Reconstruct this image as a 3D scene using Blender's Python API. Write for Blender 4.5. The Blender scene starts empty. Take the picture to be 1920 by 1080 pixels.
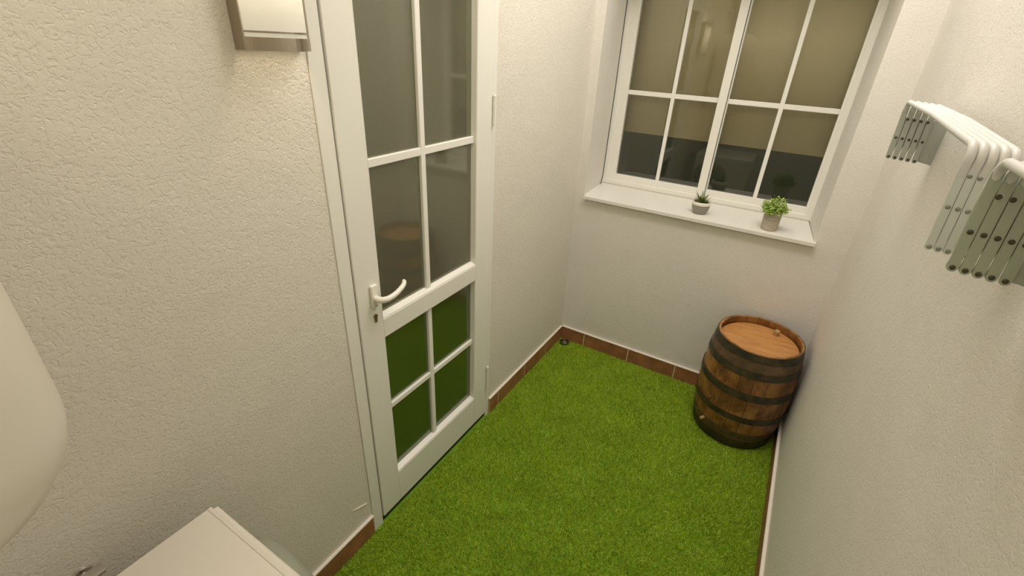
import bpy, bmesh, math, random
import numpy as np
from mathutils import Vector, Matrix

PI = math.pi
random.seed(4)
S = bpy.context.scene
C = S.collection

# ------------------------------------------------------------------ camera, world, light, exposure
cam_d = bpy.data.cameras.new('camera')
cam_d.sensor_width = 36.0
cam_d.lens = 872.428 / 1920 * 36.0
cam_d.clip_start = 0.02
cam = bpy.data.objects.new('camera', cam_d)
C.objects.link(cam)
R_ = Vector((0.8535058, 0.51908623, 0.04557778))
U_ = Vector((-0.27714507, 0.37813855, 0.88329035))
F_ = Vector((-0.44126914, 0.7665251, -0.46660564))
cam.matrix_world = Matrix(((R_.x, U_.x, -F_.x, 1.10332), (R_.y, U_.y, -F_.y, -2.65878),
                           (R_.z, U_.z, -F_.z, 1.88286), (0, 0, 0, 1)))
S.camera = cam

world = bpy.data.worlds.new('night_sky')
S.world = world
world.use_nodes = True
world.node_tree.nodes['Background'].inputs[0].default_value = (0.02, 0.025, 0.04, 1)
world.node_tree.nodes['Background'].inputs[1].default_value = 0.3

S.view_settings.view_transform = 'Standard'
S.view_settings.look = 'None'
S.view_settings.gamma = 1
S.view_settings.use_curve_mapping = False
S.view_settings.exposure = 0.30

W = 1.448          # distance between the left and right wall
WARM = (1.0, 0.86, 0.66)


def add_light(name, kind, loc, energy, color, **kw):
    d = bpy.data.lights.new(name, kind)
    d.energy = energy
    d.color = color
    for k, v in kw.items():
        setattr(d, k, v)
    o = bpy.data.objects.new(name, d)
    C.objects.link(o)
    o.location = loc
    return o


# unseen area lights: inferred one overhead, fills added at right and behind camera


def area(name, loc, target, energy, color, sx, sy):
    o = add_light(name, 'AREA', Vector(loc), energy, color, shape='RECTANGLE', size=sx, size_y=sy)
    o.rotation_euler = (Vector(target) - Vector(loc)).to_track_quat('-Z', 'Y').to_euler()
    return o


area('ceiling_light', (0.72, -0.85, 3.37), (0.72, -0.85, 0.0), 18, (1.0, 0.96, 0.90), 1.2, 1.5)
area('right_fill', (1.3, -0.9, 2.75), (0.0, -0.8, 0.5), 10, (1.0, 0.96, 0.90), 0.2, 1.2)  # added fill aimed at the left wall
area('rear_fill', (0.72, -3.2, 3.1), (0.72, 0.0, 1.0), 6, (1.0, 0.88, 0.68), 1.0, 0.5)  # added fill from behind the camera

# ------------------------------------------------------------------ helpers


def mat(name, base=(0.8, 0.8, 0.8), rough=0.5, metal=0.0, spec=0.5, coat=0.0):
    m = bpy.data.materials.new(name)
    m.use_nodes = True
    b = m.node_tree.nodes['Principled BSDF']
    b.inputs['Base Color'].default_value = (*base, 1)
    b.inputs['Roughness'].default_value = rough
    b.inputs['Metallic'].default_value = metal
    b.inputs['Specular IOR Level'].default_value = spec
    b.inputs['Coat Weight'].default_value = coat
    return m


def nd(m, t, **kw):
    n = m.node_tree.nodes.new(t)
    for k, v in kw.items():
        if k in n.inputs:
            n.inputs[k].default_value = v
        else:
            setattr(n, k, v)
    return n


def lk(m, a, b):
    m.node_tree.links.new(a, b)


def bsdf(m):
    return m.node_tree.nodes['Principled BSDF']


def noise(m, scale, detail=2, rough=0.5, dist=0.0, coord='Object', stretch=None):
    tc = nd(m, 'ShaderNodeTexCoord')
    n = nd(m, 'ShaderNodeTexNoise')
    n.inputs['Scale'].default_value = scale
    n.inputs['Detail'].default_value = detail
    n.inputs['Roughness'].default_value = rough
    n.inputs['Distortion'].default_value = dist
    if stretch:
        mp = nd(m, 'ShaderNodeMapping')
        mp.inputs['Scale'].default_value = stretch
        lk(m, tc.outputs[coord], mp.inputs[0])
        lk(m, mp.outputs[0], n.inputs['Vector'])
    else:
        lk(m, tc.outputs[coord], n.inputs['Vector'])
    return n


def ramp(m, src, stops):
    r = nd(m, 'ShaderNodeValToRGB')
    el = r.color_ramp.elements
    while len(el) < len(stops):
        el.new(0.5)
    for e, (p, c) in zip(el, stops):
        e.position = p
        e.color = (*c, 1) if len(c) == 3 else c
    lk(m, src, r.inputs[0])
    return r


def bump(m, src, strength, dist, prev=None):
    b = nd(m, 'ShaderNodeBump')
    b.inputs['Strength'].default_value = strength
    b.inputs['Distance'].default_value = dist
    lk(m, src, b.inputs['Height'])
    if prev is not None:
        lk(m, prev.outputs[0], b.inputs['Normal'])
    lk(m, b.outputs[0], bsdf(m).inputs['Normal'])
    return b


def obj(name, bm, m, parent=None, smooth=False, angle=None):
    me = bpy.data.meshes.new(name)
    bmesh.ops.recalc_face_normals(bm, faces=bm.faces)
    bm.to_mesh(me)
    bm.free()
    me.materials.append(m)
    if smooth:
        me.shade_smooth()
        if angle:
            me.set_sharp_from_angle(angle=angle)
    o = bpy.data.objects.new(name, me)
    C.objects.link(o)
    if parent:
        o.parent = parent
    return o


def empty(name, loc=(0, 0, 0)):
    o = bpy.data.objects.new(name, None)
    o.empty_display_size = 0.05
    C.objects.link(o)
    o.location = loc
    return o


def tag(o, label=None, cat=None, group=None, kind=None):
    if label: o['label'] = label
    if cat: o['category'] = cat
    if group: o['group'] = group
    if kind: o['kind'] = kind
    return o


def box(bm, a, b, bev=0.0, seg=2):
    x0, y0, z0 = a
    x1, y1, z1 = b
    r = bmesh.ops.create_cube(bm, size=1.0)
    vs = r['verts']
    for v in vs:
        v.co = Vector(((x0 + x1) / 2 + v.co.x * (x1 - x0), (y0 + y1) / 2 + v.co.y * (y1 - y0),
                       (z0 + z1) / 2 + v.co.z * (z1 - z0)))
    if bev > 0:
        es = list({e for v in vs for e in v.link_edges})
        bmesh.ops.bevel(bm, geom=es, offset=bev, segments=seg, profile=0.5, affect='EDGES')
    return bm


def bx(a, b, bev=0.0, seg=2):
    return box(bmesh.new(), a, b, bev, seg)


def tube(bm, pts, r, n=10, cap=True, up=None, squash=None):
    """sweep a circle (or squashed circle) along a list of points; r may be a list"""
    P = [Vector(p) for p in pts]
    if not isinstance(r, (list, tuple)):
        r = [r] * len(P)
    rings = []
    prev = None
    for i, p in enumerate(P):
        t = (P[min(i + 1, len(P) - 1)] - P[max(i - 1, 0)]).normalized()
        if prev is None:
            a = Vector(up) if up else (Vector((0, 0, 1)) if abs(t.z) < 0.9 else Vector((1, 0, 0)))
        else:
            a = prev
        n1 = (a - t * a.dot(t)).normalized()
        prev = n1
        n2 = t.cross(n1)
        s1, s2 = (1, 1) if squash is None else squash[i]
        rings.append([bm.verts.new(p + n1 * math.cos(2 * PI * k / n) * r[i] * s1 + n2 * math.sin(2 * PI * k / n) * r[i] * s2)
                      for k in range(n)])
    for i in range(len(rings) - 1):
        for k in range(n):
            bm.faces.new((rings[i][k], rings[i][(k + 1) % n], rings[i + 1][(k + 1) % n], rings[i + 1][k]))
    if cap:
        bm.faces.new(rings[0])
        bm.faces.new(rings[-1][::-1])
    return bm


def lathe(bm, prof, n=48, c=(0, 0, 0), closed=False):
    """revolve (r, z) profile about z; zero radii become a pole"""
    rings = []
    for r, z in prof:
        if r < 1e-6:
            rings.append([bm.verts.new((c[0], c[1], c[2] + z))])
        else:
            rings.append([bm.verts.new((c[0] + r * math.cos(2 * PI * k / n), c[1] + r * math.sin(2 * PI * k / n), c[2] + z)) for k in range(n)])
    m = len(rings)
    for i in range(m if closed else m - 1):
        A, B = rings[i], rings[(i + 1) % m]
        for k in range(n):
            q = (k + 1) % n
            if len(A) == 1 and len(B) == 1:
                continue
            if len(A) == 1:
                bm.faces.new((A[0], B[q], B[k]))
            elif len(B) == 1:
                bm.faces.new((A[k], A[q], B[0]))
            else:
                bm.faces.new((A[k], A[q], B[q], B[k]))
    return bm


def prism(bm, outline, axis, a, b):
    """extrude a 2D outline along an axis: axis 'y' -> outline is (x,z); 'x' -> (y,z); 'z' -> (x,y)"""
    def P(u, v, w):
        return {'y': (u, w, v), 'x': (w, u, v), 'z': (u, v, w)}[axis]
    A = [bm.verts.new(P(u, v, a)) for u, v in outline]
    B = [bm.verts.new(P(u, v, b)) for u, v in outline]
    n = len(A)
    bm.faces.new(A)
    bm.faces.new(B[::-1])
    for i in range(n):
        bm.faces.new((A[i], A[(i + 1) % n], B[(i + 1) % n], B[i]))
    return bm


# ------------------------------------------------------------------ materials
def stucco(name, base, rough=0.75, amp=1.0, sc=100):
    m = mat(name, base, rough, spec=0.35)
    n1 = noise(m, sc, 2, 0.55, 1.0)
    r1 = ramp(m, n1.outputs[0], [(0.34, (0, 0, 0)), (0.47, (0.85, 0.85, 0.85)), (0.62, (1, 1, 1))])
    n2 = noise(m, 9, 3, 0.5, 0)
    b1 = bump(m, r1.outputs[0], 0.38 * amp, 0.0030)
    bump(m, n2.outputs[0], 0.25, 0.01, b1)
    n3 = noise(m, 2.2, 3, 0.6, 0)
    r3 = ramp(m, n3.outputs[0], [(0.3, tuple(c * 0.95 for c in base)), (0.7, base)])
    lk(m, r3.outputs[0], bsdf(m).inputs['Base Color'])
    return m


M = {}
M['stucco'] = stucco('rough_plaster', (0.80, 0.755, 0.665))
M['stucco_fine'] = stucco('fine_plaster', (0.82, 0.78, 0.715), 0.75, 0.75, 125)
M['pvc'] = mat('white_pvc', (0.88, 0.86, 0.79), 0.32)
M['pvc_bead'] = mat('white_pvc_bead', (0.90, 0.88, 0.82), 0.28)
M['sill'] = mat('white_stone_sill', (0.84, 0.81, 0.75), 0.35)
M['gasket'] = mat('black_gasket', (0.02, 0.02, 0.015), 0.6)
M['groove'] = mat('grey_seal', (0.62, 0.59, 0.52), 0.6)
M['grout'] = mat('white_caulk', (0.88, 0.80, 0.72), 0.5)
M['ceiling'] = mat('ceiling_paint', (0.80, 0.77, 0.70), 0.9)
M['chrome'] = mat('chrome', (0.7, 0.68, 0.64), 0.18, 1.0)
M['brushed'] = mat('brushed_steel', (0.46, 0.40, 0.33), 0.30, 1.0)
M['brass'] = mat('dull_brass', (0.35, 0.25, 0.13), 0.35, 1.0)
M['enamel'] = mat('white_enamel', (0.76, 0.70, 0.60), 0.35, coat=0.2)
M['handle'] = mat('white_lacquer', (0.86, 0.83, 0.74), 0.3)
M['airer_white'] = mat('white_coated_tube', (0.71, 0.70, 0.67), 0.42)
M['airer_strip'] = mat('pale_painted_strip', (0.50, 0.52, 0.47), 0.45)
M['airer_strip_shaded'] = mat('shaded_greenish_strip', (0.42, 0.46, 0.35), 0.45)  # same strip with shade put into its colour, for the nearer airer
M['airer_strip_lit'] = mat('lit_bluish_strip', (0.68, 0.71, 0.67), 0.42)  # same strip in a brighter colour for the lit near end
M['rivet_lit'] = mat('lit_grey_rivet', (0.30, 0.32, 0.27), 0.4, 0.4)  # lighter copy of the rivet for the lit near end
M['rivet'] = mat('dark_rivet', (0.09, 0.085, 0.05), 0.45, 0.6)
M['hoop'] = mat('blackened_steel', (0.045, 0.04, 0.028), 0.45, 0.35)
M['hoop2'] = mat('brown_steel', (0.10, 0.075, 0.05), 0.42, 0.45)
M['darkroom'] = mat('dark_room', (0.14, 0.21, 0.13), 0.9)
M['pot_band'] = mat('cream_glaze', (0.80, 0.76, 0.64), 0.4)
M['soil'] = mat('dark_soil', (0.05, 0.05, 0.02), 0.95)
M['porthole'] = mat('grey_green_plastic', (0.30, 0.31, 0.235), 0.3)

for k in ('hoop', 'hoop2'):
    m = M[k]
    n = noise(m, 18, 4, 0.6, 0.4)
    c = (0.035, 0.032, 0.018) if k == 'hoop' else (0.10, 0.075, 0.045)
    c2 = (0.10, 0.075, 0.04) if k == 'hoop' else (0.22, 0.13, 0.075)
    r = ramp(m, n.outputs[0], [(0.35, c), (0.7, c2)])
    lk(m, r.outputs[0], bsdf(m).inputs['Base Color'])
    bump(m, n.outputs[0], 0.2, 0.002)

m = M['tile'] = mat('terracotta_tile', (0.26, 0.10, 0.045), 0.45)
n = noise(m, 14, 3)
r = ramp(m, n.outputs[0], [(0.3, (0.27, 0.12, 0.05)), (0.7, (0.42, 0.18, 0.08))])
lk(m, r.outputs[0], bsdf(m).inputs['Base Color'])

m = M['mortar'] = mat('tile_joint', (0.74, 0.55, 0.36), 0.8)

# aged, varnished barrel wood
m = M['stave'] = mat('aged_oak', (0.2, 0.1, 0.04), 0.42, spec=0.5)
n = noise(m, 7, 5, 0.62, 0.5)
r = ramp(m, n.outputs[0], [(0.30, (0.07, 0.035, 0.012)), (0.42, (0.20, 0.085, 0.025)), (0.56, (0.38, 0.18, 0.05)), (0.72, (0.52, 0.29, 0.12))])
n2 = noise(m, 4, 4, 0.6, 0.3, stretch=(14, 14, 1.2))
mx = nd(m, 'ShaderNodeMix', data_type='RGBA', blend_type='MULTIPLY')
mx.inputs[0].default_value = 0.55
r2 = ramp(m, n2.outputs[0], [(0.3, (0.45, 0.42, 0.38)), (0.65, (1, 1, 1))])
lk(m, r.outputs[0], mx.inputs[6])
lk(m, r2.outputs[0], mx.inputs[7])
lk(m, mx.outputs[2], bsdf(m).inputs['Base Color'])
bump(m, n2.outputs[0], 0.35, 0.002)
n4 = noise(m, 30, 3)
r4 = ramp(m, n4.outputs[0], [(0.35, (0.3, 0.3, 0.3)), (0.7, (0.6, 0.6, 0.6))])
lk(m, r4.outputs[0], bsdf(m).inputs['Roughness'])

m = M['head'] = mat('orange_oak', (0.5, 0.2, 0.06), 0.45)
n = noise(m, 5, 5, 0.6, 0.6, stretch=(2, 9, 1))
r = ramp(m, n.outputs[0], [(0.28, (0.40, 0.17, 0.045)), (0.5, (0.55, 0.26, 0.08)), (0.75, (0.62, 0.31, 0.11))])
lk(m, r.outputs[0], bsdf(m).inputs['Base Color'])
bump(m, n.outputs[0], 0.12, 0.002)
M['bung'] = mat('pale_wood', (0.45, 0.27, 0.11), 0.6)

# turf
m = M['turf'] = mat('artificial_turf', (0.07, 0.2, 0.01), 0.55, spec=0.3)
geo = nd(m, 'ShaderNodeNewGeometry')
r = ramp(m, geo.outputs['Random Per Island'], [(0.0, (0.20, 0.33, 0.01)), (0.4, (0.40, 0.58, 0.02)), (0.85, (0.60, 0.78, 0.055)), (1.0, (0.75, 0.92, 0.25))])
n = noise(m, 6, 3, 0.55)
mx = nd(m, 'ShaderNodeMix', data_type='RGBA', blend_type='MULTIPLY')
mx.inputs[0].default_value = 0.6
r2 = ramp(m, n.outputs[0], [(0.3, (0.70, 0.70, 0.6)), (0.7, (1.05, 1.0, 1.0))])
lk(m, r.outputs[0], mx.inputs[6])
lk(m, r2.outputs[0], mx.inputs[7])
lk(m, mx.outputs[2], bsdf(m).inputs['Base Color'])
M['turf_back'] = mat('turf_backing', (0.20, 0.38, 0.02), 0.9)


def glass(name, ior, rough, tint=(0.9, 0.93, 0.88), rcol=(1, 1, 1), diffuse_mix=0.0, diffuse_col=(0.3, 0.32, 0.22)):
    m = bpy.data.materials.new(name)
    m.use_nodes = True
    nt = m.node_tree
    nt.nodes.clear()
    out = nd(m, 'ShaderNodeOutputMaterial')
    mix = nd(m, 'ShaderNodeMixShader')
    fr = nd(m, 'ShaderNodeFresnel')
    fr.inputs['IOR'].default_value = ior
    tr = nd(m, 'ShaderNodeBsdfTransparent')
    tr.inputs[0].default_value = (*tint, 1)
    gl = nd(m, 'ShaderNodeBsdfGlossy')
    gl.inputs['Color'].default_value = (*rcol, 1)
    gl.inputs['Roughness'].default_value = rough
    lk(m, fr.outputs[0], mix.inputs[0])
    lk(m, tr.outputs[0], mix.inputs[1])
    lk(m, gl.outputs[0], mix.inputs[2])
    hz = nd(m, 'ShaderNodeMixShader')
    hz.inputs[0].default_value = diffuse_mix
    df = nd(m, 'ShaderNodeBsdfDiffuse')
    df.inputs[0].default_value = (*diffuse_col, 1)
    lk(m, tr.outputs[0], hz.inputs[1])
    lk(m, df.outputs[0], hz.inputs[2])
    lk(m, hz.outputs[0], mix.inputs[1])
    lk(m, mix.outputs[0], out.inputs[0])
    return m


M['glass_door'] = glass('door_glass', 2.1, 0.07, (0.55, 0.58, 0.50), (0.95, 1.0, 0.85), 0.30, (0.42, 0.40, 0.27))  # tan diffuse share stands in for the right wall's reflection
M['glass_low'] = glass('lower_door_glass', 2.7, 0.16, (0.45, 0.5, 0.4), (0.95, 1.0, 0.88), 0.20, (0.16, 0.24, 0.05))  # green diffuse share stands in for the turf's reflection
M['glass_win'] = glass('window_glass', 1.6, 0.01, (0.92, 0.93, 0.88), diffuse_mix=0.05)

m = M['blind'] = mat('roller_blind_cloth', (0.90, 0.76, 0.52), 0.9)
m = M['dark_blue'] = mat('dark_furniture', (0.035, 0.05, 0.045), 0.6)

# opal lamp glass: lets the bulb inside shine through
m = M['opal'] = bpy.data.materials.new('opal_glass')
m.use_nodes = True
b = bsdf(m)
b.inputs['Base Color'].default_value = (0.62, 0.60, 0.54, 1)
b.inputs['Roughness'].default_value = 0.25
b.inputs['Emission Color'].default_value = (1.0, 0.95, 0.80, 1)
b.inputs['Emission Strength'].default_value = 0.35
tl = nd(m, 'ShaderNodeBsdfTranslucent')
tl.inputs[0].default_value = (0.60, 0.60, 0.56, 1)
ms = nd(m, 'ShaderNodeMixShader')
ms.inputs[0].default_value = 0.55
out = m.node_tree.nodes['Material Output']
lk(m, b.outputs[0], ms.inputs[1])
lk(m, tl.outputs[0], ms.inputs[2])
lk(m, ms.outputs[0], out.inputs[0])
M['bulb'] = bpy.data.materials.new('glowing_bulb')
M['bulb'].use_nodes = True
bsdf(M['bulb']).inputs['Emission Color'].default_value = (1.0, 0.86, 0.64, 1)
bsdf(M['bulb']).inputs['Emission Strength'].default_value = 60


# ------------------------------------------------------------------ floor, walls, ceiling
Z_TOP = 3.4
Y_END = -3.5
tag(obj('floor', bx((-0.12, Y_END - 0.1, -0.10), (W + 0.12, 0.12, -0.008)), M['turf_back']), kind='structure')
tag(obj('ceiling', bx((-0.12, Y_END - 0.1, Z_TOP), (W + 0.12, 0.5, Z_TOP + 0.1)), M['ceiling']), kind='structure')

DY0, DY1, DZ1 = -1.822, -0.952, 2.36         # door opening in the left wall
bm = bmesh.new()
box(bm, (-0.12, Y_END, -0.02), (0, DY0, Z_TOP))
box(bm, (-0.12, DY1, -0.02), (0, 0.0, Z_TOP))
box(bm, (-0.12, DY0, DZ1), (0, DY1, Z_TOP))
tag(obj('wall_left', bm, M['stucco']), kind='structure')
tag(obj('wall_right', bx((W, Y_END, -0.02), (W + 0.12, 0.0, Z_TOP)), M['stucco_fine']), kind='structure')
tag(obj('wall_front', bx((-0.12, Y_END - 0.1, -0.02), (W + 0.12, Y_END, Z_TOP)), M['stucco_fine']), kind='structure')

# back wall with a splayed opening for the window
FX0, FX1 = 0.052, 1.302      # opening at the wall face
RX0, RX1 = 0.0286, 1.2642    # opening at the frame
WZ0, WZ1, WY = 1.052, 2.34, 0.46
bm = bmesh.new()
fo = [(-0.12, -0.02), (W + 0.12, -0.02), (W + 0.12, Z_TOP), (-0.12, Z_TOP)]
fi = [(FX0, WZ0), (FX1, WZ0), (FX1, WZ1), (FX0, WZ1)]
ri = [(RX0, WZ0), (RX1, WZ0), (RX1, WZ1), (RX0, WZ1)]
A = [bm.verts.new((x, 0, z)) for x, z in fo]
B = [bm.verts.new((x, 0, z)) for x, z in fi]
Cc = [bm.verts.new((x, WY, z)) for x, z in ri]
D = [bm.verts.new((x, WY, z)) for x, z in fo]
for i in range(4):
    j = (i + 1) % 4
    bm.faces.new((A[i], A[j], B[j], B[i]))
    bm.faces.new((B[i], B[j], Cc[j], Cc[i]))
    bm.faces.new((Cc[i], Cc[j], D[j], D[i]))
    bm.faces.new((D[i], D[j], A[j], A[i]))
tag(obj('wall_back', bm, M['stucco_fine']), kind='structure')


# ------------------------------------------------------------------ skirting tiles with their white caulk line
def skirting(name, axis, fixed, sgn, spans, joints):
    """axis the row runs along; fixed wall plane; sgn direction into the room"""
    root = tag(empty(name), kind='structure')

    def bb(a, b, z0, z1, t, bev=0.0):
        lo, hi = sorted((fixed, fixed + sgn * t))
        if axis == 'x':
            return bx((a, lo, z0), (b, hi, z1), bev, 1)
        return bx((lo, a, z0), (hi, b, z1), bev, 1)
    for a, b in spans:
        obj('tile_joint', bb(a, b, -0.012, 0.094, 0.0095), M['mortar'], root)
        obj('caulk_line', bb(a, b, 0.094, 0.103, 0.014, 0.002), M['grout'], root)
        cuts = [a] + sorted(j for j in joints if a < j < b) + [b]
        for p, q in zip(cuts[:-1], cuts[1:]):
            if q - p > 0.02:
                obj('tile', bb(p + 0.0035, q - 0.0035, -0.01, 0.094, 0.011, 0.0015), M['tile'], root)
    return root


skirting('baseboard_back', 'x', 0.0, -1, [(0.0, W)], [0.184, 0.505, 0.818, 1.135])
skirting('baseboard_left', 'y', 0.0, 1, [(DY1 + 0.002, -0.001), (-3.2, DY0 - 0.002)],
         [-0.255, -0.544, -0.854, -2.255, -2.575, -2.895])
skirting('baseboard_right', 'y', W, -1, [(-3.2, -0.001)], [-0.31 * k - 0.1 for k in range(11)])

# ------------------------------------------------------------------ artificial turf (pile)
nb = 420000
rng = np.random.default_rng(3)
bxx = rng.uniform(0.012, W - 0.012, nb)
byy = -rng.uniform(0.012, 2.75, nb)
keep = ((bxx - 1.208) ** 2 + (byy + 0.235) ** 2 > 0.196 ** 2) & ~((bxx < 0.72) & (bxx > 0.125) & (byy < -2.36))
bxx, byy = bxx[keep], byy[keep]
nb = len(bxx)
ang = rng.uniform(0, 2 * PI, nb)
h = rng.uniform(0.009, 0.019, nb)
w = rng.uniform(0.0010, 0.0018, nb)
lean = rng.uniform(0.003, 0.017, nb)
la = rng.uniform(0, 2 * PI, nb)
base = np.stack([bxx, byy, np.full(nb, -0.009)], 1)
side = np.stack([np.cos(ang) * w, np.sin(ang) * w, np.zeros(nb)], 1)
tip = base + np.stack([np.cos(la) * lean, np.sin(la) * lean, h], 1)
tip[:, 0] = np.clip(tip[:, 0], 0.012, W - 0.012)
tip[:, 1] = np.minimum(tip[:, 1], -0.012)
vs = np.stack([base - side, base + side, tip], 1).reshape(-1, 3)
me = bpy.data.meshes.new('artificial_turf')
me.vertices.add(nb * 3)
me.vertices.foreach_set('co', vs.astype(np.float32).ravel())
me.loops.add(nb * 3)
me.loops.foreach_set('vertex_index', np.arange(nb * 3, dtype=np.int32))
me.polygons.add(nb)
me.polygons.foreach_set('loop_start', np.arange(0, nb * 3, 3, dtype=np.int32))
me.update(calc_edges=True)
me.materials.append(M['turf'])
turf = bpy.data.objects.new('artificial_turf', me)
C.objects.link(turf)
tag(turf, 'bright green short-pile artificial grass covering the whole floor', 'artificial grass', kind='stuff')

# ------------------------------------------------------------------ door in the left wall
FX = 0.004      # face of the frame
LX = 0.008      # face of the leaf
door = tag(empty('door_1', (0, DY0, 0)), kind='structure')


def dpart(name, bm, m, parent=door, **kw):
    o = obj(name, bm, m, None, **kw)
    o.parent = parent
    o.matrix_parent_inverse = Matrix.Translation(-Vector((0, DY0, 0)))
    return o


def sub(name, bm, m, parent, **kw):
    """child of a door part (whose own matrix is identity in the world)"""
    return obj(name, bm, m, parent, **kw)


L0, L1 = -1.768, -0.984         # leaf edges
G0, G1 = -1.664, -1.094         # glass edges at the face
LZ0, LZ1 = 0.030, 2.30
# frame
bm = bmesh.new()
box(bm, (-0.07, DY0 + 0.001, -0.008), (FX, L0 - 0.005, LZ1 + 0.05), 0.0015, 1)
box(bm, (-0.07, L1 + 0.003, -0.008), (FX, DY1 - 0.001, LZ1 + 0.05), 0.0015, 1)
box(bm, (-0.07, L0 - 0.005, LZ1 + 0.006), (FX, L1 + 0.003, LZ1 + 0.05), 0.0015, 1)
dpart('door_frame', bm, M['pvc'])
bm = bmesh.new()
box(bm, (-0.06, L0 - 0.0045, 0.0), (-0.012, L0 - 0.0002, LZ1))
box(bm, (-0.06, L1 + 0.0002, 0.0), (-0.012, L1 + 0.0028, LZ1))
dpart('gasket', bm, M['gasket'])
dpart('threshold', bx((-0.07, L0 - 0.004, -0.008), (-0.004, L1 + 0.002, 0.022), 0.003), M['gasket'])
# leaf: stiles, rails
ZB, ZR0, ZR1 = 0.203, 0.909, 0.985      # lower glass bottom, mid rail
bm = bmesh.new()
box(bm, (-0.05, L0, LZ0), (LX, G0, LZ1), 0.002, 1)
box(bm, (-0.05, G1, LZ0), (LX, L1, LZ1), 0.002, 1)
box(bm, (-0.05, G0 - 0.001, LZ0), (LX - 0.0003, G1 + 0.001, ZB), 0.002, 1)
box(bm, (-0.05, G0 - 0.001, ZR0), (LX - 0.0003, G1 + 0.001, ZR1), 0.002, 1)
box(bm, (-0.05, G0 - 0.001, 2.2), (LX - 0.0003, G1 + 0.001, LZ1), 0.002, 1)
leaf = dpart('door_leaf', bm, M['pvc'])


# bevelled glazing beads around each light
def bead(y0, y1, z0, z1, wdt=0.015, xf=LX - 0.001, xb=-0.018):
    bm = bmesh.new()
    o = [(y0, z0), (y1, z0), (y1, z1), (y0, z1)]
    i = [(y0 + wdt * 0.35, z0 + wdt), (y1 - wdt * 0.35, z0 + wdt), (y1 - wdt * 0.35, z1 - wdt * 0.3), (y0 + wdt * 0.35, z1 - wdt * 0.3)]
    m1 = [(a * 0.6 + c * 0.4, b * 0.6 + d * 0.4) for (a, b), (c, d) in zip(o, i)]
    r0 = [bm.verts.new((xf, a, b)) for a, b in o]
    r1 = [bm.verts.new((xf - 0.002, a, b)) for a, b in m1]
    r2 = [bm.verts.new((xb, a, b)) for a, b in i]
    r3 = [bm.verts.new((xb - 0.005, a, b)) for a, b in o]
    for A_, B_ in ((r0, r1), (r1, r2), (r2, r3), (r3, r0)):
        for k in range(4):
            q = (k + 1) % 4
            bm.faces.new((A_[k], A_[q], B_[q], B_[k]))
    return bm


sub('glazing_bead', bead(G0, G1, ZB, ZR0), M['pvc_bead'], leaf)
sub('glazing_bead', bead(G0, G1, ZR1, 2.2), M['pvc_bead'], leaf)
# muntins
GX = -0.018
MY = -1.3985
bm = bmesh.new()
box(bm, (GX - 0.002, MY - 0.012, ZB + 0.012), (GX + 0.012, MY + 0.012, ZR0), 0.002, 1)
box(bm, (GX - 0.002, G0 + 0.003, 0.5655 - 0.012), (GX + 0.0115, G1 - 0.003, 0.5655 + 0.012), 0.002, 1)
sub('glazing_bar', bm, M['pvc_bead'], leaf)
bm = bmesh.new()
box(bm, (GX - 0.002, MY - 0.012, ZR1 + 0.012), (GX + 0.012, MY + 0.012, 2.2), 0.002, 1)
box(bm, (GX - 0.002, G0 + 0.003, 1.5335 - 0.0135), (GX + 0.0115, G1 - 0.003, 1.5335 + 0.0135), 0.002, 1)
sub('glazing_bar', bm, M['pvc_bead'], leaf)
# panes, each its own
for y0, y1 in ((G0 - 0.004, MY), (MY, G1 + 0.004)):
    for z0, z1, g in ((ZB - 0.002, 0.5655, 'glass_low'), (0.5655, ZR0 + 0.002, 'glass_low'),
                      (ZR1 - 0.002, 1.5335, 'glass_door'), (1.5335, 2.204, 'glass_door')):
        sub('pane', bx((GX - 0.004, y0, z0), (GX, y1, z1)), M[g], leaf)
# lever handle
hy, hz = -1.7, 1.10
hb = bmesh.new()
box(hb, (LX, hy - 0.015, 1.055), (LX + 0.011, hy + 0.015, 1.142), 0.005, 3)
sub('handle_plate', hb, M['handle'], leaf, smooth=True, angle=0.6)
pts, rr, sq = [], [], []
path = [(LX + 0.008, hy, 1.092), (LX + 0.030, hy, 1.092), (LX + 0.042, hy + 0.006, 1.093), (LX + 0.050, hy + 0.020, 1.094),
        (LX + 0.053, hy + 0.040, 1.097), (LX + 0.053, hy + 0.062, 1.102), (LX + 0.051, hy + 0.084, 1.109),
        (LX + 0.048, hy + 0.100, 1.116), (LX + 0.042, hy + 0.109, 1.121), (LX + 0.036, hy + 0.112, 1.122)]
hb = tube(bmesh.new(), path, [0.011, 0.011, 0.011, 0.0105, 0.0100, 0.0095, 0.0090, 0.0085, 0.0078, 0.006], 14)
sub('handle_lever', hb, M['handle'], leaf, smooth=True, angle=0.9)
# profile cylinder
hb = bmesh.new()
ol = []
for k in range(13):
    a = PI * (-0.12) + (PI * 1.24) * k / 12
    ol.append((hy + 0.0085 * math.cos(a), 1.018 + 0.0085 * math.sin(a)))
ol += [(hy - 0.005, 1.008), (hy - 0.005, 0.996), (hy, 0.993), (hy + 0.005, 0.996), (hy + 0.005, 1.008)]
prism(hb, ol, 'x', LX - 0.002, LX + 0.004)
lock = sub('lock_cylinder', hb, M['brass'], leaf)
screw = sub('handle_screw', lathe(bmesh.new(), [(0, 0), (0.004, 0), (0.004, 0.002), (0, 0.003)], 12, (0, 0, 0)), M['chrome'], leaf)
screw.matrix_local = Matrix.Translation((LX + 0.0105, hy, 1.066)) @ Matrix.Rotation(PI / 2, 4, 'Y')
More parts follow.
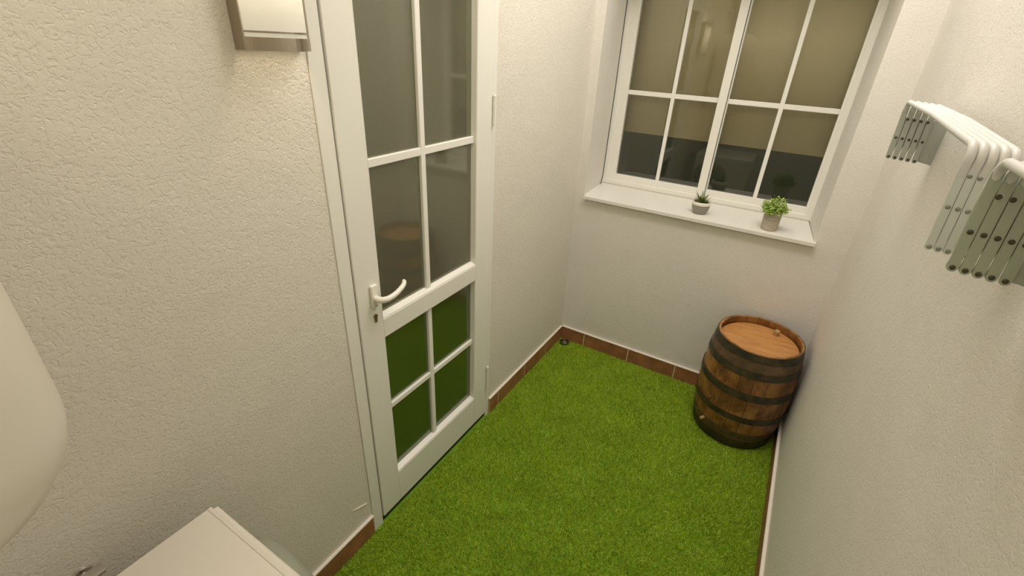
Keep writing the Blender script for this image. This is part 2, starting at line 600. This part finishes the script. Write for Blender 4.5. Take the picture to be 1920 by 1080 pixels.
# hinges
for z0, z1 in ((0.19, 0.345), (1.575, 1.69)):
    hb = tube(bmesh.new(), [(LX + 0.008, L1 - 0.002, z0), (LX + 0.008, L1 - 0.002, z1)], 0.006, 12)
    hg = dpart('hinge', hb, M['pvc'], smooth=True, angle=0.8)
    hb = tube(bmesh.new(), [(LX + 0.008, L1 - 0.002, z1), (LX + 0.008, L1 - 0.002, z1 + 0.007)], [0.0075, 0.005], 12)
    sub('hinge_cap', hb, M['handle'], hg, smooth=True, angle=0.8)

# dark room behind the door (open side towards the door)
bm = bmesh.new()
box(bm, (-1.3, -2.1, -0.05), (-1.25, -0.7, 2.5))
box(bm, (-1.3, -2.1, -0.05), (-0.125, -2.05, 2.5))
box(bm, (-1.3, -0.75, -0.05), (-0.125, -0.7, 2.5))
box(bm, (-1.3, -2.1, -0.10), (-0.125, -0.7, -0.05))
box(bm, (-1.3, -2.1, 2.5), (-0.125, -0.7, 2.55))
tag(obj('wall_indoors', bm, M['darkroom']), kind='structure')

# ------------------------------------------------------------------ window in the back wall
win = tag(empty('window_1', (0, 0.38, 1.07)), kind='structure')


def wpart(name, bm, m, parent=win, **kw):
    o = obj(name, bm, m, None, **kw)
    o.parent = parent
    o.matrix_parent_inverse = Matrix.Translation(-Vector((0, 0.38, 1.07)))
    return o


GY = 0.3825
WT = 2.20      # top of the glass
# outer frame (face 0.35), sash faces 0.362
bm = bmesh.new()
box(bm, (RX0, 0.352, 1.070), (RX1 + 0.012, 0.43, 1.102), 0.002, 1)
box(bm, (RX0 - 0.004, 0.352, 1.100), (0.060, 0.43, WT + 0.09), 0.002, 1)
box(bm, (1.246, 0.352, 1.100), (RX1 + 0.012, 0.43, WT + 0.09), 0.002, 1)
box(bm, (RX0, 0.352, WT + 0.03), (RX1, 0.43, WT + 0.10), 0.002, 1)
wpart('window_frame', bm, M['pvc'])
# left sash, nearer
Z0, ZM = 1.1411, 1.6443
bm = bmesh.new()
box(bm, (0.058, 0.362, 1.098), (0.1141, 0.41, WT + 0.034), 0.002, 1)
box(bm, (0.643, 0.357, 1.098), (0.688, 0.41, WT + 0.034), 0.002, 1)
box(bm, (0.112, 0.362, 1.098), (0.645, 0.41, Z0), 0.002, 1)
box(bm, (0.112, 0.362, WT), (0.645, 0.41, WT + 0.034), 0.002, 1)
sash = wpart('sash', bm, M['pvc'])
bm = bmesh.new()
box(bm, (0.690, 0.372, 1.098), (0.698, 0.41, WT + 0.034))
box(bm, (0.696, 0.370, 1.098), (1.236, 0.41, Z0), 0.002, 1)
box(bm, (1.234, 0.362, 1.098), (1.2475, 0.41, WT + 0.034), 0.002, 1)
box(bm, (0.696, 0.370, WT), (1.236, 0.41, WT + 0.034), 0.002, 1)
sash2 = wpart('sash', bm, M['pvc'])
wpart('gasket', bx((0.6875, 0.366, 1.10), (0.6905, 0.40, WT)), M['gasket'])


def bars(parent, x0, xm, x1, z0, z1):
    bm = bmesh.new()
    box(bm, (xm - 0.011, GY - 0.008, z0), (xm + 0.011, GY + 0.002, z1), 0.0015, 1)
    box(bm, (x0, GY - 0.0075, ZM - 0.013), (x1, GY + 0.002, ZM + 0.013), 0.0015, 1)
    obj('glazing_bar', bm, M['pvc_bead'], parent)
    for a, b in ((x0 - 0.003, xm), (xm, x1 + 0.003)):
        for c, d in ((z0 - 0.003, ZM), (ZM, z1 + 0.003)):
            obj('pane', bx((a, GY, c), (b, GY + 0.004, d)), M['glass_win'], parent)


bars(sash, 0.1141, 0.3875, 0.643, Z0, WT)
bars(sash2, 0.698, 0.9665, 1.234, Z0, WT)
# grey seal between frame and sill
wpart('sill_seal', bx((RX0 + 0.002, 0.346, 1.0695), (RX1 - 0.002, 0.353, 1.0765)), M['groove'])
# sill
bm = bmesh.new()
prism(bm, [(FX0 + 0.011, -0.03), (FX1 + 0.008, -0.03), (FX1 + 0.008, -0.0005), (FX1 - 0.001, -0.0005),
           (RX1 - 0.0005, 0.40), (RX0 + 0.0005, 0.40), (FX0 + 0.001, -0.0005), (FX0 + 0.011, -0.0005)], 'z', 1.0525, 1.070)
wpart('window_sill', bm, M['sill'])
bm = bmesh.new()
tube(bm, [(0.0415, 0.30, 1.0715), (0.0395, 0.318, 1.09), (0.0385, 0.331, 1.13), (0.0365, 0.345, 1.6), (0.036, 0.345, 2.31)], 0.0022, 8)
tag(obj('cable', bm, M['gasket'], smooth=True), 'thin black cable running down the left edge of the window', 'cable')

# room beyond the window
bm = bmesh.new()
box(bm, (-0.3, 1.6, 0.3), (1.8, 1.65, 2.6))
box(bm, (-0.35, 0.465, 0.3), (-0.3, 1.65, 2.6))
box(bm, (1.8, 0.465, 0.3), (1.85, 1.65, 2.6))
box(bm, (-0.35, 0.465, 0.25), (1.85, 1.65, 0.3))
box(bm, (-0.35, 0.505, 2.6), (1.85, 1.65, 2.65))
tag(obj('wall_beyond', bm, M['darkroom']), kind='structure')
bl = empty('roller_blind', (0.65, 0.485, 2.36))
tag(bl, 'brown roller blind half lowered behind the window panes', 'blind')
o = obj('blind_cloth', bx((-0.60, -0.001, -0.945), (0.60, 0.001, 0.0)), M['blind'], bl)
o = obj('bottom_bar', bx((-0.60, -0.004, -0.962), (0.60, 0.004, -0.945), 0.002), M['blind'], bl)
bm = tube(bmesh.new(), [(-0.61, 0, 0.015), (0.61, 0, 0.015)], 0.024, 16)
obj('roller', bm, M['blind'], bl, smooth=True, angle=0.8)

# ------------------------------------------------------------------ wall lamp beside the door
lamp = tag(empty('wall_lamp', (0, -1.917, 1.99)), 'steel framed wall lamp with curved opal glass beside the door', 'lamp')
LH = 0.148


def arc(hw, d0, d1, n=14):
    """outline (x from wall, y) of the bowed front, half-width hw, edge depth d0, middle depth d1"""
    return [(d0 + (d1 - d0) * (1 - (k / n * 2 - 1) ** 2), -hw + 2 * hw * k / n) for k in range(n + 1)]


def bow(z0, z1, hw, d0, d1, t=0.003, closed_to=None):
    bm = bmesh.new()
    f = arc(hw, d0, d1)
    b_ = [(x - t, y) for x, y in f][::-1]
    prism(bm, f + b_, 'z', z0, z1)
    return bm


# back plate with returned sides
bm = bmesh.new()
box(bm, (0.0005, -0.080, -LH), (0.004, 0.080, LH))
box(bm, (0.0005, -0.082, -LH), (0.038, -0.079, LH))
box(bm, (0.0005, 0.079, -LH), (0.038, 0.082, LH))
obj('back_plate', bm, M['brushed'], lamp)
obj('steel_band', bow(-LH, -LH + 0.026, 0.083, 0.038, 0.082), M['brushed'], lamp)
obj('steel_band', bow(LH - 0.026, LH, 0.083, 0.038, 0.082), M['brushed'], lamp)
obj('steel_strip', bow(-LH + 0.034, -LH + 0.038, 0.081, 0.0375, 0.0815), M['brushed'], lamp)
obj('steel_strip', bow(LH - 0.038, LH - 0.034, 0.081, 0.0375, 0.0815), M['brushed'], lamp)
obj('opal_glass', bow(-LH + 0.004, LH - 0.004, 0.0785, 0.035, 0.078), M['opal'], lamp, smooth=True, angle=0.5)
bm = bmesh.new()
bmesh.ops.create_uvsphere(bm, u_segments=16, v_segments=12, radius=0.022)
o = obj('bulb', bm, M['bulb'], lamp, smooth=True)
o.location = (0.034, 0, 0.045)
lamp_l = add_light('lamp_light', 'POINT', (0.034, -1.917, 2.035), 0, (1.0, 0.84, 0.62), shadow_soft_size=0.03)
lamp_l.data.energy = 2.6

# ------------------------------------------------------------------ barrel
BX, BY, BH = 1.208, -0.235, 0.60
barrel = tag(empty('barrel', (BX, BY, 0.0)), 'old dark oak barrel with steel hoops standing in the right corner', 'barrel')


def br(z):
    t = z / BH
    return 0.203 + 0.029 * (1 - (2 * t - 1) ** 2)


NS = 22
for k in range(NS):
    a0 = 2 * PI * k / NS + 0.004
    a1 = 2 * PI * (k + 1) / NS - 0.004
    bm = bmesh.new()
    grid = []
    NZ, NA = 12, 3
    off = random.uniform(-0.0008, 0.0008)
    for i in range(NZ + 1):
        z = BH * i / NZ
        row = []
        for j in range(NA + 1):
            a = a0 + (a1 - a0) * j / NA
            rr_ = br(z) + off - (0.0012 if j in (0, NA) else 0)
            row.append(bm.verts.new((rr_ * math.cos(a), rr_ * math.sin(a), z)))
        row.append(bm.verts.new(((br(z) - 0.011) * math.cos(a1), (br(z) - 0.011) * math.sin(a1), z)))
        row.append(bm.verts.new(((br(z) - 0.011) * math.cos(a0), (br(z) - 0.011) * math.sin(a0), z)))
        grid.append(row)
    n_ = len(grid[0])
    for i in range(NZ):
        for j in range(n_):
            q = (j + 1) % n_
            bm.faces.new((grid[i][j], grid[i][q], grid[i + 1][q], grid[i + 1][j]))
    bm.faces.new(grid[0][::-1])
    bm.faces.new(grid[-1])
    obj('stave', bm, M['stave'], barrel)


def hoop(z0, z1, m, t=0.0028):
    zs_ = [z0 + (z1 - z0) * k / 3 for k in range(4)]
    prof = [(br(z) + t, z) for z in zs_] + [(br(z) + 0.0005, z) for z in zs_[::-1]]
    return obj('hoop', lathe(bmesh.new(), prof, 64, closed=True), m, barrel, smooth=True, angle=0.7)


rivet_me = None
hoops = [hoop(0.560, 0.599, M['hoop']), hoop(0.509, 0.557, M['hoop2'], 0.002), hoop(0.470, 0.507, M['hoop'], 0.0035),
         hoop(0.340, 0.382, M['hoop'], 0.0035), hoop(0.195, 0.232, M['hoop'], 0.0035), hoop(0.070, 0.118, M['hoop2'], 0.002), hoop(0.004, 0.064, M['hoop'])]
for hp, z, aa in ((hoops[0], 0.578, -2.2), (hoops[2], 0.488, -1.3), (hoops[3], 0.361, -1.9), (hoops[4], 0.213, -2.4)):
    for d in (0.0, 0.07):
        r_ = br(z) + 0.003
        bm = bmesh.new()
        bmesh.ops.create_uvsphere(bm, u_segments=8, v_segments=6, radius=0.0038)
        o = obj('rivet', bm, M['hoop2'], hp, smooth=True)
        o.location = (r_ * math.cos(aa + d), r_ * math.sin(aa + d), z)
# head
obj('barrel_head', lathe(bmesh.new(), [(0, 0.562), (0.187, 0.562), (0.193, 0.556), (0.193, 0.544), (0, 0.544)], 64), M['head'], barrel, smooth=True, angle=0.5)
obj('barrel_base', lathe(bmesh.new(), [(0, 0.018), (0.187, 0.018), (0.187, 0.034), (0, 0.034)], 48), M['stave'], barrel)
# bungs
bm = lathe(bmesh.new(), [(0, 0), (0.016, 0), (0.014, 0.026), (0.013, 0.030), (0, 0.031)], 16)
o = obj('bung', bm, M['bung'], barrel, smooth=True, angle=0.7)
o.location = (0.070, 0.125, 0.561)
o.rotation_euler = (0.15, 0.1, 0)
for (x, y, z), rad, ln in (((1.069, -0.41, 0.105), 0.009, 0.026), ((1.073, -0.417, 0.262), 0.006, 0.012)):
    v = Vector((x - BX, y - BY, 0)).normalized()
    r_ = br(z)
    p0 = v * (r_ - 0.006) + Vector((0, 0, z))
    p1 = v * (r_ + ln) + Vector((0, 0, z - 0.002))
    bm = tube(bmesh.new(), [p0, p0.lerp(p1, 0.8), p1], [rad * 0.9, rad, rad * 0.85], 12)
    o = obj('bung', bm, M['bung'], barrel, smooth=True, angle=0.7)
    if rad < 0.008:
        o.data.materials[0] = M['stave']

# ------------------------------------------------------------------ pots on the sill
# striped succulent pot
pm = mat('grey_striped_glaze', (0.3, 0.28, 0.24), 0.55)
wv = nd(pm, 'ShaderNodeTexWave', wave_type='BANDS', bands_direction='Z')
wv.inputs['Scale'].default_value = 26
wv.inputs['Distortion'].default_value = 1.5
tc = nd(pm, 'ShaderNodeTexCoord')
lk(pm, tc.outputs['Object'], wv.inputs['Vector'])
r = ramp(pm, wv.outputs['Fac'], [(0.12, (0.12, 0.11, 0.09)), (0.35, (0.33, 0.30, 0.25)), (0.9, (0.42, 0.39, 0.33))])
lk(pm, r.outputs[0], bsdf(pm).inputs['Base Color'])
pot = tag(empty('potted_succulent', (0.724, 0.094, 1.070)), 'small spiky succulent in a grey striped pot with cream rim', 'plant')
prof = [(0, 0), (0.030, 0), (0.037, 0.004), (0.047, 0.020), (0.053, 0.040), (0.055, 0.056)]
obj('pot', lathe(bmesh.new(), prof + [(0.049, 0.056), (0.045, 0.03), (0, 0.03)], 40), pm, pot, smooth=True, angle=0.6)
obj('pot_rim', lathe(bmesh.new(), [(0.0555, 0.054), (0.056, 0.060), (0.055, 0.069), (0.051, 0.074), (0.046, 0.070), (0.046, 0.054)], 40, closed=True), M['pot_band'], pot, smooth=True)
obj('soil', lathe(bmesh.new(), [(0, 0.066), (0.046, 0.064), (0.046, 0.058), (0, 0.058)], 24), M['soil'], pot)
lm = mat('succulent_leaf', (0.13, 0.17, 0.04), 0.45)
lm2 = mat('succulent_leaf_light', (0.24, 0.29, 0.09), 0.45)


def leafblade(L, wd, bend, tip_up):
    bm = bmesh.new()
    rings = []
    for i in range(7):
        t = i / 6
        x = L * t * math.cos(bend * (1 - t * 0.3))
        z = L * t * math.sin(bend) + tip_up * t * t * L
        ww = wd * (math.sin(PI * min(1, t * 0.75 + 0.25)) ** 0.8) * (1 if i < 6 else 0.1)
        th = ww * 0.45
        rings.append([bm.verts.new((x, -ww, z)), bm.verts.new((x, 0, z - th)), bm.verts.new((x, ww, z)), bm.verts.new((x, 0, z + th * 0.2))])
    for a, b_ in zip(rings[:-1], rings[1:]):
        for k in range(4):
            bm.faces.new((a[k], a[(k + 1) % 4], b_[(k + 1) % 4], b_[k]))
    bm.faces.new(rings[0])
    bm.faces.new(rings[-1][::-1])
    return bm


for tier, (n_, L, bend, up) in enumerate(((9, 0.058, 0.25, 0.15), (8, 0.062, 0.65, 0.15), (6, 0.062, 1.05, 0.1), (3, 0.056, 1.35, 0))):
    for k in range(n_):
        o = obj('leaf', leafblade(L * random.uniform(0.85, 1.1), 0.0065, bend + random.uniform(-0.1, 0.1), up), lm if (k + tier) % 3 else lm2, pot, smooth=True)
        o.location = (0, 0, 0.062)
        o.rotation_euler = (0, 0, 2 * PI * (k + 0.37 * tier) / n_ + random.uniform(-0.15, 0.15))

pot.scale = (0.9, 0.9, 0.95)

# bushy plant
pm2 = mat('sand_ceramic', (0.42, 0.36, 0.27), 0.7)
n = noise(pm2, 30, 3, stretch=(1, 1, 5))
r = ramp(pm2, n.outputs[0], [(0.3, (0.38, 0.32, 0.23)), (0.7, (0.46, 0.41, 0.32))])
lk(pm2, r.outputs[0], bsdf(pm2).inputs['Base Color'])
pot2 = tag(empty('potted_herb', (1.088, 0.055, 1.070)), 'bushy bright green plant in a plain beige cylinder pot', 'plant')
pot2.rotation_euler = (0, 0, 0.4)
obj('pot', lathe(bmesh.new(), [(0, 0), (0.037, 0), (0.040, 0.004), (0.0415, 0.050), (0.0405, 0.052), (0.0405, 0.056), (0.0418, 0.058), (0.0425, 0.098), (0.041, 0.101), (0.037, 0.099), (0.036, 0.07), (0, 0.07)], 40), pm2, pot2, smooth=True, angle=0.5)
obj('soil', lathe(bmesh.new(), [(0, 0.092), (0.0365, 0.090), (0.0365, 0.084), (0, 0.084)], 24), M['soil'], pot2)
hm = mat('herb_leaf', (0.2, 0.36, 0.04), 0.5)
geo = nd(hm, 'ShaderNodeNewGeometry')
r = ramp(hm, geo.outputs['Random Per Island'], [(0, (0.12, 0.25, 0.015)), (0.5, (0.32, 0.50, 0.045)), (1, (0.66, 0.76, 0.22))])
lk(hm, r.outputs[0], bsdf(hm).inputs['Base Color'])
bm = bmesh.new()
stems = bmesh.new()
for s in range(120):
    th = random.uniform(0, 2 * PI)
    ph = math.acos(random.uniform(0.0, 1))
    Rr = random.uniform(0.058, 0.078)
    tipv = Vector((math.cos(th) * math.sin(ph) * Rr, math.sin(th) * math.sin(ph) * Rr, 0.098 + math.cos(ph) * Rr * 1.02))
    basev = Vector((math.cos(th) * random.uniform(0.005, 0.03), math.sin(th) * random.uniform(0.005, 0.03), 0.088))
    tube(stems, [basev, basev.lerp(tipv, 0.5) + Vector((0, 0, 0.006)), tipv], 0.0007, 3, cap=False)
    for q in range(9):
        t = random.uniform(0.45, 1.0)
        c = basev.lerp(tipv, t) + Vector([random.gauss(0, 0.0045) for _ in range(3)])
        d1 = Vector([random.gauss(0, 1) for _ in range(3)]).normalized()
        d2 = d1.orthogonal().normalized()
        a, b_ = random.uniform(0.004, 0.0065), random.uniform(0.0025, 0.004)
        bm.faces.new([bm.verts.new(c - d1 * a), bm.verts.new(c + d2 * b_), bm.verts.new(c + d1 * a), bm.verts.new(c - d2 * b_)])
obj('stems', stems, lm, pot2)
o = obj('foliage', bm, hm, pot2)
o['kind'] = 'stuff'

# ------------------------------------------------------------------ folding wall airers on the right wall
rv = bmesh.new()
lathe(rv, [(0, 0), (0.0036, 0), (0.0036, 0.0012), (0.002, 0.0022), (0, 0.0024)], 12)
rv_light = rv.copy()
rivet_mesh = None


def strip_bm(p, q, wd, t):
    """flat bar with round ends between (x,z) points p and q, thickness t in y centred on 0"""
    P, Q = Vector((p[0], p[1])), Vector((q[0], q[1]))
    d = (Q - P).normalized()
    nn = Vector((-d.y, d.x))
    ol = []
    for k in range(7):
        a = PI / 2 + PI * k / 6
        ol.append(P + d * math.cos(a) * wd / 2 + nn * math.sin(a) * wd / 2)
    for k in range(7):
        a = -PI / 2 + PI * k / 6
        ol.append(Q + d * math.cos(a) * wd / 2 + nn * math.sin(a) * wd / 2)
    return prism(bmesh.new(), [(v.x, v.y) for v in ol], 'y', -t / 2, t / 2)


def airer(label, yf, yn, zt, sp_f, sp_n, ms, grp, nb_=5, drop=0.0, hn=0.152, near_rivet=None, ms_n=None):
    global rivet_mesh
    ms0 = ms
    root = tag(empty('wall_airer', (W, (yf + yn) / 2, zt)), label, 'clothes airer', grp)
    ym = (yf + yn) / 2
    H = 0.152
    x0 = -0.110
    rb = 0.026
    for i in range(nb_):
        dz = -0.0012 * i
        xf, xn = x0 + sp_f * i, x0 + sp_n * i
        pts, rr_, sq_ = [], [], []
        # far end down stub, bend, run, bend, near stub
        a, b = yf - ym, yn - ym
        pts.append((xf, a, dz - 0.050)); pts.append((xf, a, dz - rb))
        for k in range(1, 6):
            t = PI / 2 * k / 6
            pts.append((xf, a - rb * (1 - math.cos(t)), dz - rb + rb * math.sin(t)))
        pts.append((xf, a - rb, dz))
        pts.append(((xf + xn) / 2, 0, dz))
        dz -= drop
        pts.append((xn, b + rb, dz))
        for k in range(1, 6):
            t = PI / 2 * k / 6
            pts.append((xn, b + rb - rb * math.sin(t), dz - rb * (1 - math.cos(t))))
        pts.append((xn, b, dz - rb)); pts.append((xn, b, dz - 0.050))
        n_ = len(pts)
        sq_ = [(0.2, 1.0)] + [(0.75, 1.0)] + [(1, 1)] * (n_ - 4) + [(0.75, 1.0)] + [(0.2, 1.0)]
        bm = tube(bmesh.new(), pts, 0.0066, 10, up=(0, 1, 0), squash=sq_)
        obj('drying_bar', bm, M['airer_white'], root, smooth=True, angle=0.9)
    for yy, sp, end in ((yf - ym, sp_f, 0), (yn - ym, sp_n, 1)):
        zb = -(H, hn)[end]
        ms = (ms0, ms_n or ms0)[end]
        for i in range(nb_):
            dz = -0.0012 * i - drop * end
            x = x0 + sp * i
            o = obj('arm', strip_bm((x, dz - (0.016, 0.040)[end]), (x + 0.004, zb + dz), (0.0135, sp * 0.90)[end], 0.0016), ms, root)
            o.location = (0, yy - (0.0040, 0)[end], 0)
            xt = x + 0.8 * sp
            if i < nb_ - 1:
                o = obj('cross_arm', strip_bm((xt, dz - 0.046), (x + 0.004, zb + dz), 0.0125, 0.0016), ms, root)
                o.location = (0, yy + 0.0026, 0)
            rp = [(x + 0.004, zb + dz), (x + 0.003, dz - 0.098)]
            if i < nb_ - 1:
                rp.append((xt, dz - 0.046))
            for px, pz in rp:
                if end and near_rivet:
                    o = obj('rivet', rv_light.copy(), near_rivet, root, smooth=True, angle=0.8)
                elif rivet_mesh is None:
                    o = obj('rivet', rv, M['rivet'], root, smooth=True, angle=0.8)
                    rivet_mesh = o.data
                else:
                    o = bpy.data.objects.new('rivet', rivet_mesh)
                    C.objects.link(o)
                    o.parent = root
                o.location = (px, yy - 0.0008 - (0.0040, 0)[end], pz)
                o.rotation_euler = (PI / 2, 0, 0)
        # wall bracket
        xb = x0 + sp * nb_ - 0.008
        bm = bmesh.new()
        prism(bm, [(xb, -0.045), (-0.0005, -0.038), (-0.0005, zb - 0.012), (xb - 0.008, zb - 0.004), (xb - 0.006, zb + 0.02)], 'y', -0.001, 0.001)
        o = obj('wall_bracket', bm, ms, root)
        o.location = (0, yy + 0.001, 0)
    return root


airer('white folding wall airer nearest the window, with both ends in view', -0.846, -1.648, 1.784, 0.0162, 0.0132, M['airer_strip'], None,
      drop=0.010, hn=0.168, near_rivet=M['rivet_lit'], ms_n=M['airer_strip_lit'])
airer('white folding wall airer nearest the camera, cut off by the right picture edge', -1.795, -2.42, 1.776, 0.0150, 0.0145, M['airer_strip_shaded'], None)

# ------------------------------------------------------------------ washing machine by the left wall
wx0, wx1, wy0, wy1, wh = 0.125, 0.72, -2.36, -2.93, 0.85
wash = tag(empty('washing_machine', ((wx0 + wx1) / 2, (wy0 + wy1) / 2, 0)), 'white washing machine below the water heater by the left wall', 'washing machine')
ox, oy = (wx0 + wx1) / 2, (wy0 + wy1) / 2
hw_, hd_ = (wx1 - wx0) / 2, (wy0 - wy1) / 2
obj('body', bx((-hw_ + 0.002, -hd_ + 0.006, 0.015), (hw_ - 0.002, hd_ - 0.004, 0.822), 0.012, 3), M['enamel'], wash, smooth=True, angle=0.5)
# top panel and rounded front nose
obj('top_panel', bx((-hw_, -hd_, 0.822), (hw_, hd_ - 0.0208, 0.85), 0.0012, 2), M['enamel'], wash, smooth=True, angle=0.5)
ol = [(hd_ - 0.0205, 0.822), (hd_, 0.822)]
ol = [(hd_ - 0.0205, 0.700), (hd_ + 0.001, 0.700)] + [(hd_ - 0.012 + 0.013 * math.cos(a), 0.8375 + 0.0125 * math.sin(a)) for a in [PI / 2 * k / 7 for k in range(8)]] + [(hd_ - 0.0205, 0.85)]
bm = prism(bmesh.new(), ol, 'x', -hw_, hw_)
bmesh.ops.bevel(bm, geom=[e for e in bm.edges if abs(e.verts[0].co.x - e.verts[1].co.x) < 1e-6 and e.verts[0].co.y > hd_ - 0.02 and e.verts[1].co.y > hd_ - 0.02], offset=0.011, segments=4, affect='EDGES')
obj('front_nose', bm, M['enamel'], wash, smooth=True, angle=0.5)
# porthole door on the front
prof = [(0.172, 0.0), (0.172, 0.012), (0.165, 0.030), (0.150, 0.044), (0.125, 0.048), (0.110, 0.040), (0, 0.030)]
bm = lathe(bmesh.new(), prof, 56)
o = obj('porthole_door', bm, M['porthole'], wash, smooth=True, angle=0.8)
o.location = (-0.105, hd_ - 0.003, 0.622)
o.scale = (1, 1, 1.08)
o.rotation_euler = (-PI / 2, 0, 0)
for sx in (-1, 1):
    for sy in (-1, 1):
        o = obj('foot', lathe(bmesh.new(), [(0, 0), (0.02, 0), (0.022, 0.006), (0.010, 0.010), (0.010, 0.018), (0, 0.018)], 16), M['gasket'], wash)
        o.location = (sx * (hw_ - 0.05), sy * (hd_ - 0.05), 0.0)

# ------------------------------------------------------------------ water heater on the left wall
heater = tag(empty('water_heater', (0.232, -2.748, 1.225)), 'white rounded water heater on the left wall above the washing machine', 'water heater')
HR = 0.214
prof = [(0, 0.0), (0.05, 0.002), (0.10, 0.014), (0.145, 0.038), (0.18, 0.070), (0.203, 0.108), (0.212, 0.145), (HR, 0.175), (HR, 0.72), (0.205, 0.77), (0.16, 0.83), (0.08, 0.86), (0, 0.865)]
obj('tank', lathe(bmesh.new(), prof, 64), M['enamel'], heater, smooth=True)
bm = bmesh.new()
box(bm, (-0.2315, -0.14, 0.22), (-0.16, 0.14, 0.25))
box(bm, (-0.2315, -0.14, 0.62), (-0.16, 0.14, 0.65))
obj('wall_bracket', bm, M['brushed'], heater)
for yy in (-0.05, 0.05):
    obj('water_pipe', tube(bmesh.new(), [(0, yy, 0.01), (0, yy, -0.06)], 0.009, 12), M['chrome'], heater, smooth=True, angle=0.8)

# chrome angle valve behind the washing machine
valve = tag(empty('water_tap', (0.0, -2.602, 0.785)), 'small chrome water tap on the left wall behind the washing machine', 'tap')
obj('tap_body', tube(bmesh.new(), [(0.0005, 0, 0), (0.006, 0, 0), (0.007, 0, 0), (0.05, 0, 0)], [0.022, 0.020, 0.010, 0.010], 16), M['chrome'], valve, smooth=True, angle=0.6)
obj('tap_outlet', tube(bmesh.new(), [(0.04, 0, 0.004), (0.04, 0.002, -0.045)], 0.009, 14), M['chrome'], valve, smooth=True, angle=0.6)
bm = bmesh.new()
box(bm, (0.032, -0.022, 0.026), (0.062, 0.030, 0.034), 0.003, 2)
tube(bm, [(0.045, 0, 0.004), (0.045, 0, 0.028)], 0.006, 12)
obj('tap_handle', bm, M['chrome'], valve, smooth=True, angle=0.6)

# ------------------------------------------------------------------ small drain grate in the corner
drain = tag(empty('drain_grate', (0.060, -0.058, 0.0)), 'small dark round drain grate in the turf at the back left corner', 'drain')
obj('rim', lathe(bmesh.new(), [(0.026, 0.0), (0.034, 0.0), (0.034, 0.012), (0.030, 0.015), (0.026, 0.012)], 28, closed=True), M['rivet'], drain, smooth=True, angle=0.7)
bm = bmesh.new()
for k in range(4):
    a = PI * k / 4
    tube(bm, [(-0.028 * math.cos(a), -0.028 * math.sin(a), 0.006), (0, 0, 0.016), (0.028 * math.cos(a), 0.028 * math.sin(a), 0.006)], 0.0028, 6)
obj('grille', bm, M['brass'], drain, smooth=True)

# thin raised plaster ridge low on the left wall beside the door
bm = tube(bmesh.new(), [(0.0, -1.915, 0.222), (0.0015, -1.88, 0.207), (0.002, -1.845, 0.192)], [0.001, 0.0025, 0.004], 8)
tag(obj('trim_1', bm, M['grout'], smooth=True), kind='structure')
